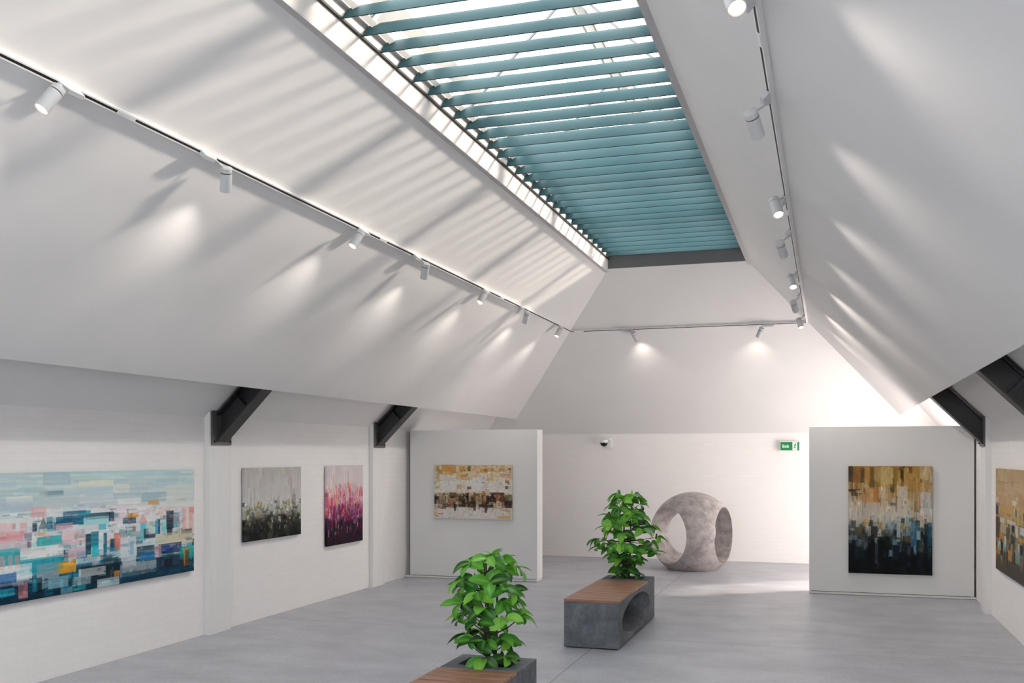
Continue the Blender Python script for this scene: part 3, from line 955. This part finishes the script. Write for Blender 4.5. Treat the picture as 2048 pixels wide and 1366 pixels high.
# tall gold and teal painting
P = Paint(1.11, 1.5285, 0.0058, [(0, 'a07c48'), (0.16, 'b89660'), (0.3, 'c8b290'), (0.45, 'c6bfb2'), (0.56, '9aa09c'), (0.66, '3c4644'), (0.78, '141a1c'), (1, '06080c')])
P.strokes(110, (0, 0.3), ['b08038', '8a6428', 'd0bc90', 'c8a058', 'dccfb0', '4a3a24', 'b89048'], (0.015, 0.06), (0.05, 0.2), (0.3, 0.75), 'v')
P.strokes(100, (0.25, 0.55), ['cfc6b8', 'c8bcae', 'bcb4a4', 'd4cec8', 'b8926a'], (0.015, 0.06), (0.05, 0.2), (0.25, 0.6), 'v')
P.strokes(120, (0.5, 0.76), ['16282e', '1f5068', '0c1416', '84a4ac', '3a3c30', '2c3c40', 'b0b8b4'], (0.015, 0.05), (0.03, 0.12), (0.4, 0.85), 'v')
P.strokes(120, (0.68, 0.98), ['0a0e12', '0c1c28', '101c24', '06080a', '1a2420'], (0.02, 0.07), (0.04, 0.16), (0.5, 0.9), 'v')
P.feats(F_DARK, 0.74, 'v')
P.strokes(40, (0.8, 1.0), ['06080a', '080c12'], (0.03, 0.1), (0.04, 0.1), (0.5, 0.8), 'v')
P.local(350, (0.008, 0.03), (0.015, 0.07), 0.025, 0.2, 'v')
P.local(120, (0.004, 0.012), (0.05, 0.16), 0.02, 0.22, 'v')
P.feats(F_DARK, 0.5, 'v')
P.local(220, (0.004, 0.016), (0.01, 0.05), 0.015, 0.2, 'v')
P.grainy(0.012, 0.006, 'v')
painting('tall gold and dark teal painting on the right display wall', P, (0.291, 15.065, 1.85), (1, 0, 0), (0, -1, 0), 1.11, 1.5285, 0.045)
# tan painting, right wall
P = Paint(2.763, 1.198, 0.0058, [(0, 'b89c78'), (0.2, 'c0a684'), (0.34, 'c2a27a'), (0.5, 'a8946c'), (0.7, '7a6a50'), (0.84, '54463a'), (1, '4c4844')])
P.strokes(50, (0, 0.35), ['c4ac8c', 'b8966c', 'c8b494', 'ac8c64'], (0.05, 0.2), (0.03, 0.12), (0.2, 0.5))
P.strokes(220, (0.34, 0.82), ['c89448', 'd8d4cc', '20242c', '4a3c2c', '88a4a8', 'b89c58', 'c0a890', '14202c', '5c5440'], (0.008, 0.03), (0.03, 0.14), (0.5, 0.9), 'v')
P.feats(F_TAN, 0.84, 'v')
P.strokes(60, (0.84, 1.0), ['4c4038', '54483c', '464446', '5c4c3c'], (0.04, 0.12), (0.04, 0.12), (0.3, 0.7))
P.local(400, (0.003, 0.012), (0.01, 0.06), 0.02, 0.2, 'v', v=(0.32, 0.85))
P.feats(F_TAN, 0.5, 'v')
P.local(100, (0.02, 0.08), (0.01, 0.05), 0.05, 0.06, 'h', v=(0, 0.36))
P.grainy(0.012, 0.006, 'v')
painting('tan and gold painting cut by the right edge of the photo, on the right wall', P, (XR - 0.04, 13.163, 1.848), (0, -1, 0), (-1, 0, 0), 2.763, 1.198, 0.04)

# ---------------------------------------------------------------- planter benches
def planter_bench(y0, label):
    r = thing('planter_bench', label, 'bench', (XC, y0, 0), 'concrete planter benches')
    W, LEN, H = 0.29, 2.22, 0.505
    m = MB()
    prof = [(0, 0.012), (LEN, 0.012), (LEN, H), (1.755, H), (1.755, 0.476), (0, 0.476)]
    m.slab([(-W, y, z) for y, z in prof], (2 * W, 0, 0))
    m.bevel(0.003, 1)
    body = m.build('concrete_body', M['concrete'], r)
    # flared oval tunnel right through the body, and the planting hole
    c = MB()
    seg, xs = 72, [-0.36, -0.29, -0.27, -0.24, -0.19, -0.12, 0, 0.12, 0.19, 0.24, 0.27, 0.29, 0.36]
    rings = []
    for x in xs:
        k = 0.80 + 0.20 * (min(abs(x), 0.29) / 0.29) ** 2.6
        if abs(x) > 0.3:
            k = 1.06
        rings.append([c.bm.verts.new((x, 1.03 + 0.845 * k * math.cos(2 * PI * i / seg), 0.245 + 0.20 * k * math.sin(2 * PI * i / seg))) for i in range(seg)])
    for a, b in zip(rings, rings[1:]):
        for i in range(seg):
            c.bm.faces.new([a[i], a[(i + 1) % seg], b[(i + 1) % seg], b[i]])
    c.bm.faces.new(rings[0])
    c.bm.faces.new(rings[-1])
    cut1 = c.build('cut', M['concrete'], r)
    cut2 = MB().box((-0.195, 1.86, 0.33), (0.195, 2.14, 0.6)).build('cut', M['concrete'], r)
    boolean(body, [cut1, cut2])
    for p in body.data.polygons:
        p.use_smooth = True
    body.data.set_sharp_from_angle(angle=math.radians(28))
    s = MB()
    n, x = 13, 0.003
    p = 1.752 / n
    for i in range(n):
        s.box((-W - 0.002, i * p - (0.004 if i == 0 else 0), 0.482), (W + 0.002, (i + 1) * p - 0.026, 0.507))
    s.bevel(0.002, 1)
    s.box((-W + 0.01, 0.004, 0.477), (W - 0.01, 1.75, 0.496))
    s.build('wooden_seat', M['wood'], r)
    so = MB()
    g = 10
    vs = [[so.bm.verts.new((-0.194 + 0.388 * i / g, 1.861 + 0.278 * j / g, 0.455 + 0.012 * random.random())) for j in range(g + 1)] for i in range(g + 1)]
    for i in range(g):
        for j in range(g):
            so.bm.faces.new([vs[i][j], vs[i + 1][j], vs[i + 1][j + 1], vs[i][j + 1]])
    so.build('soil', M['soil'], r, 180)
    MB().box((-W + 0.02, 0.02, 0), (W - 0.02, LEN - 0.02, 0.014)).build('base_plate', M['black'], r)
    return r


random.seed(4)
planter_bench(10.08, 'dark concrete planter bench with slatted wooden seat, in front of the round sculpture')
planter_bench(4.83, 'nearer concrete planter bench, mostly cut off by the bottom edge of the photo')


# ---------------------------------------------------------------- plants
def add_leaf(bm, tone, rib, base, d, up, L, Wd, droop, tn):
    """one obovate leaf from BASE along D, face turned to UP"""
    d = d.normalized()
    side = d.cross(up).normalized()
    nr = side.cross(d).normalized()
    NL, NW = 7, 4
    rows = []
    for i in range(NL + 1):
        t = i / NL
        w = Wd * (math.sin(PI * min(1, t ** 0.78)) ** 0.75) * (0.72 + 0.42 * t)
        if i == NL:
            w = 0.0008
        ang = droop * t
        c = base + (d * math.cos(ang * 0.6) * t - nr * math.sin(ang) * 0.55 * t) * L
        row = []
        for j in range(-NW // 2, NW // 2 + 1):
            f = j / (NW // 2)
            p = c + side * f * w * 0.5 + nr * (abs(f) ** 1.4) * w * 0.16
            v = bm.verts.new(p)
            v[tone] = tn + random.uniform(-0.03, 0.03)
            v[rib] = 0.75 * (1 - t) ** 0.8 if j == 0 else 0.0
            row.append(v)
        rows.append(row)
    for a, b in zip(rows, rows[1:]):
        for j in range(NW):
            bm.faces.new([a[j], a[j + 1], b[j + 1], b[j]])


def rubber_plant(label, loc, H, RAD, n_tiers, leaf, seed, low, shape, nb0):
    random.seed(seed)
    r = thing('potted_plant', label, 'plant', loc, 'leafy plants growing in the benches')
    st = MB()
    fo = bmesh.new()
    tone = fo.verts.layers.float.new('tone')
    rib = fo.verts.layers.float.new('rib')
    trunks = []
    for k in range(3):
        a = 2 * PI * k / 3 + 0.4
        pts = [Vector((0.03 * math.cos(a), 0.03 * math.sin(a), -0.045))]
        for i in range(1, 6):
            t = i / 5
            pts.append(Vector((0.03 * math.cos(a) * (1 + 1.2 * t) + random.uniform(-.012, .012), 0.03 * math.sin(a) * (1 + 1.2 * t) + random.uniform(-.012, .012), H * 0.86 * t)))
        st.tube(pts, [0.012 - 0.0014 * i for i in range(6)], 8)
        trunks.append(pts)
    for ti in range(n_tiers):
        t = ti / (n_tiers - 1)
        z = H * (low + (0.93 - low) * t)
        prof = RAD * float(np.interp(t, np.linspace(0, 1, len(shape)), shape))
        nb = nb0 if t < 0.85 else nb0 - 2
        if ti == 0:
            nb -= 3
        for b in range(nb):
            a = 2 * PI * (b + 0.5 * (ti % 2)) / nb + random.uniform(-0.25, 0.25)
            out = Vector((math.cos(a), math.sin(a), 0))
            rr = prof * random.uniform(0.55, 1.0)
            tr = trunks[random.randrange(3)]
            zi = min(4, int(max(0, (z - 0.10) / (H * 0.86)) * 5))
            s0 = tr[zi] * 0.5 + tr[zi + 1] * 0.5
            tip = Vector((out.x * rr * 0.62, out.y * rr * 0.62, z + random.uniform(-0.06, 0.06)))
            mid = (s0 + tip) / 2 + Vector((0, 0, -0.012))
            st.tube([s0, mid, tip], [0.0055, 0.0045, 0.003], 6, False)
            nl = random.choice((3, 4, 4, 5))
            for q in range(nl):
                aa = a + (q - (nl - 1) / 2) * random.uniform(0.75, 1.05)
                dv = Vector((math.cos(aa), math.sin(aa), random.uniform(-0.5, 0.45) if t > 0.3 else random.uniform(-0.25, 0.35)))
                L = leaf * random.uniform(0.8, 1.15)
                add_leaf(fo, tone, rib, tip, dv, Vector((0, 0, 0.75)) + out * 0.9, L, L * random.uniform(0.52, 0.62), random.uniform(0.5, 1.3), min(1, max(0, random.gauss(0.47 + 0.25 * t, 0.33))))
    for q in range(9):
        aa = 2 * PI * q / 9 * 2.1
        dv = Vector((math.cos(aa), math.sin(aa), random.uniform(0.3, 1.5)))
        base = Vector((random.uniform(-.03, .03), random.uniform(-.03, .03), H * random.uniform(0.86, 0.93)))
        L = leaf * random.uniform(0.75, 1.0)
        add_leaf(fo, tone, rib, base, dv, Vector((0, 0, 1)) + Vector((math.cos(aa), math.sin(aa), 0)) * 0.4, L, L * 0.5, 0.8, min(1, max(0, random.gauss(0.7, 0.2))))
    st.build('stem', M['stem'], r, 60)
    me = bpy.data.meshes.new('foliage')
    fo.to_mesh(me)
    fo.free()
    for p in me.polygons:
        p.use_smooth = True
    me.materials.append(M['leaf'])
    put('foliage', me, r)
    return r


rubber_plant('leafy green plant in the bench before the sculpture, thinner near its base', (XC - 0.02, 12.08, 0.50), 1.05, 0.63, 8, 0.17, 11, 0.12, (0.30, 0.50, 0.95, 1.0, 0.85, 0.75, 0.62, 0.42), 8)
rubber_plant('dense leafy green plant in the nearer bench at the bottom of the photo', (XC + 0.0, 6.83, 0.50), 0.83, 0.41, 7, 0.155, 23, 0.11, (0.80, 0.95, 1.0, 1.0, 0.95, 0.85, 0.62), 7)

# ---------------------------------------------------------------- ring sculpture
SR = 0.745
sc = thing('sculpture', 'mottled grey stone sphere pierced by large round holes, on the floor by the back wall', 'sculpture', (-2.262, 17.72, 0))
m = MB()
bmesh.ops.create_uvsphere(m.bm, u_segments=128, v_segments=64, radius=SR)
ball = m.build('stone_ball', M['stone'], sc)
HZ = 0.825 * SR
ball.location = (0, 0, HZ)
to_cam = math.atan2(-17.72, 2.262)
cuts = []
for off, kr in ((-49, 0.655), (70, 0.655), (182, 0.58)):
    a = to_cam + math.radians(off)
    c = MB()
    seg = 96
    rr = (kr + 0.0008 * len(cuts)) * SR
    ax = Vector((math.cos(a), math.sin(a), 0))
    sdv = Vector((-math.sin(a), math.cos(a), 0))
    A0 = [c.bm.verts.new(sdv * rr * math.cos(2 * PI * (i + 0.37) / seg) + Vector((0, 0, rr * math.sin(2 * PI * (i + 0.37) / seg))) - ax * (0.031 + 0.002 * len(cuts))) for i in range(seg)]
    A1 = [c.bm.verts.new(v.co + ax * 1.2) for v in A0]
    for i in range(seg):
        c.bm.faces.new([A0[i], A0[(i + 1) % seg], A1[(i + 1) % seg], A1[i]])
    c.bm.faces.new(A0[::-1])
    c.bm.faces.new(A1)
    o = c.build('cut', M['stone'], sc)
    o.location = (0, 0, HZ)
    cuts.append(o)
o = MB().box((-1, -1, -1), (1, 1, 0)).build('cut', M['stone'], sc)
cuts.append(o)
for o in cuts:
    boolean(ball, [o])
for p in ball.data.polygons:
    p.use_smooth = True
ball.data.set_sharp_from_angle(angle=math.radians(30))

# ---------------------------------------------------------------- security camera and exit sign
cc = thing('security_camera', 'small black dome security camera on a white bracket high on the back wall', 'security camera', (-4.10, YB, 2.31))
MB().box((-0.07, -0.025, -0.16), (0.07, 0, 0.03)).box((-0.05, -0.16, -0.0), (0.05, -0.02, 0.028)).bevel(0.004, 1).build('bracket', M['white_metal'], cc)
h = MB().lathe([(0, 0), (0.07, 0), (0.082, -0.02), (0.082, -0.055), (0.07, -0.058), (0, -0.058)], 32).build('housing', M['white_metal'], cc, 40)
h.location = (-0.06, -0.14, 0.0)
d = MB().lathe([(0.074, -0.058)] + [(0.074 * math.cos(i * PI / 20), -0.058 - 0.074 * math.sin(i * PI / 20)) for i in range(1, 11)], 32).build('dome', M['dome'], cc, 80)
d.location = (-0.06, -0.14, 0.0)

ex = thing('exit_sign', 'green and white exit sign on the back wall beside the right display wall', 'exit sign', (-0.66, YB, 2.175))
MB().box((-0.183, -0.095, -0.092), (0.183, 0, 0.092)).bevel(0.006, 2).build('housing', M['white_metal'], ex)
MB().box((-0.168, -0.099, -0.077), (0.168, -0.094, 0.077)).build('green_panel', M['sign_green'], ex)
MB().box((0.047, -0.101, -0.074), (0.133, -0.0985, 0.074)).build('white_panel', M['sign_white'], ex)


def strip(m, a, b, w0, w1, y0, y1):
    a, b = Vector((a[0], 0, a[1])), Vector((b[0], 0, b[1]))
    n_ = Vector((-(b - a).z, 0, (b - a).x)).normalized()
    p = [a + n_ * w0 / 2, b + n_ * w1 / 2, b - n_ * w1 / 2, a - n_ * w0 / 2]
    m.slab([q + Vector((0, y0, 0)) for q in p], (0, y1 - y0, 0))


fig = MB()
K = 0.0044
X0, Z0 = 0.092, -0.062
pt = lambda x, z: (X0 + (x - 10) * K, Z0 + z * K)
hd = pt(12.6, 26.2)
fig.slab([(hd[0] + 0.0105 * math.cos(2 * PI * i / 16), -0.1035, hd[1] + 0.0105 * math.sin(2 * PI * i / 16)) for i in range(16)], (0, 0.003, 0))
for a, b, w0, w1 in (((11.6, 23), (9.0, 13.5), 0.018, 0.016), ((9.2, 13.5), (12.6, 8.4), 0.013, 0.010), ((12.6, 8.4), (13.8, 1.0), 0.010, 0.007), ((9.0, 13.8), (6.6, 6.6), 0.013, 0.010), ((6.6, 7), (1.4, 6.0), 0.010, 0.007), ((12.0, 22.6), (14.6, 17.6), 0.009, 0.007), ((14.6, 17.6), (18.2, 19.0), 0.007, 0.005), ((11.0, 22.4), (6.6, 20.4), 0.009, 0.007), ((6.6, 20.4), (5.2, 15.6), 0.007, 0.005)):
    strip(fig, pt(*a), pt(*b), w0, w1, -0.1035, -0.1005)
fig.build('running_figure', M['sign_green'], ex)
tx = bpy.data.curves.new('lettering', 'FONT')
tx.body = 'Exit'
tx.size = 0.078
tx.extrude = 0.001
tx.offset = 0.0012
tx.align_x = 'CENTER'
tx.align_y = 'CENTER'
t_o = put('lettering', tx, None)
bpy.context.view_layer.update()
tme = bpy.data.meshes.new_from_object(t_o.evaluated_get(bpy.context.evaluated_depsgraph_get()))
bpy.data.objects.remove(t_o)
tme.materials.clear()
tme.materials.append(M['sign_white'])
t_o = put('lettering', tme, ex, (-0.075, -0.1005, -0.002), (PI / 2, 0, 0))
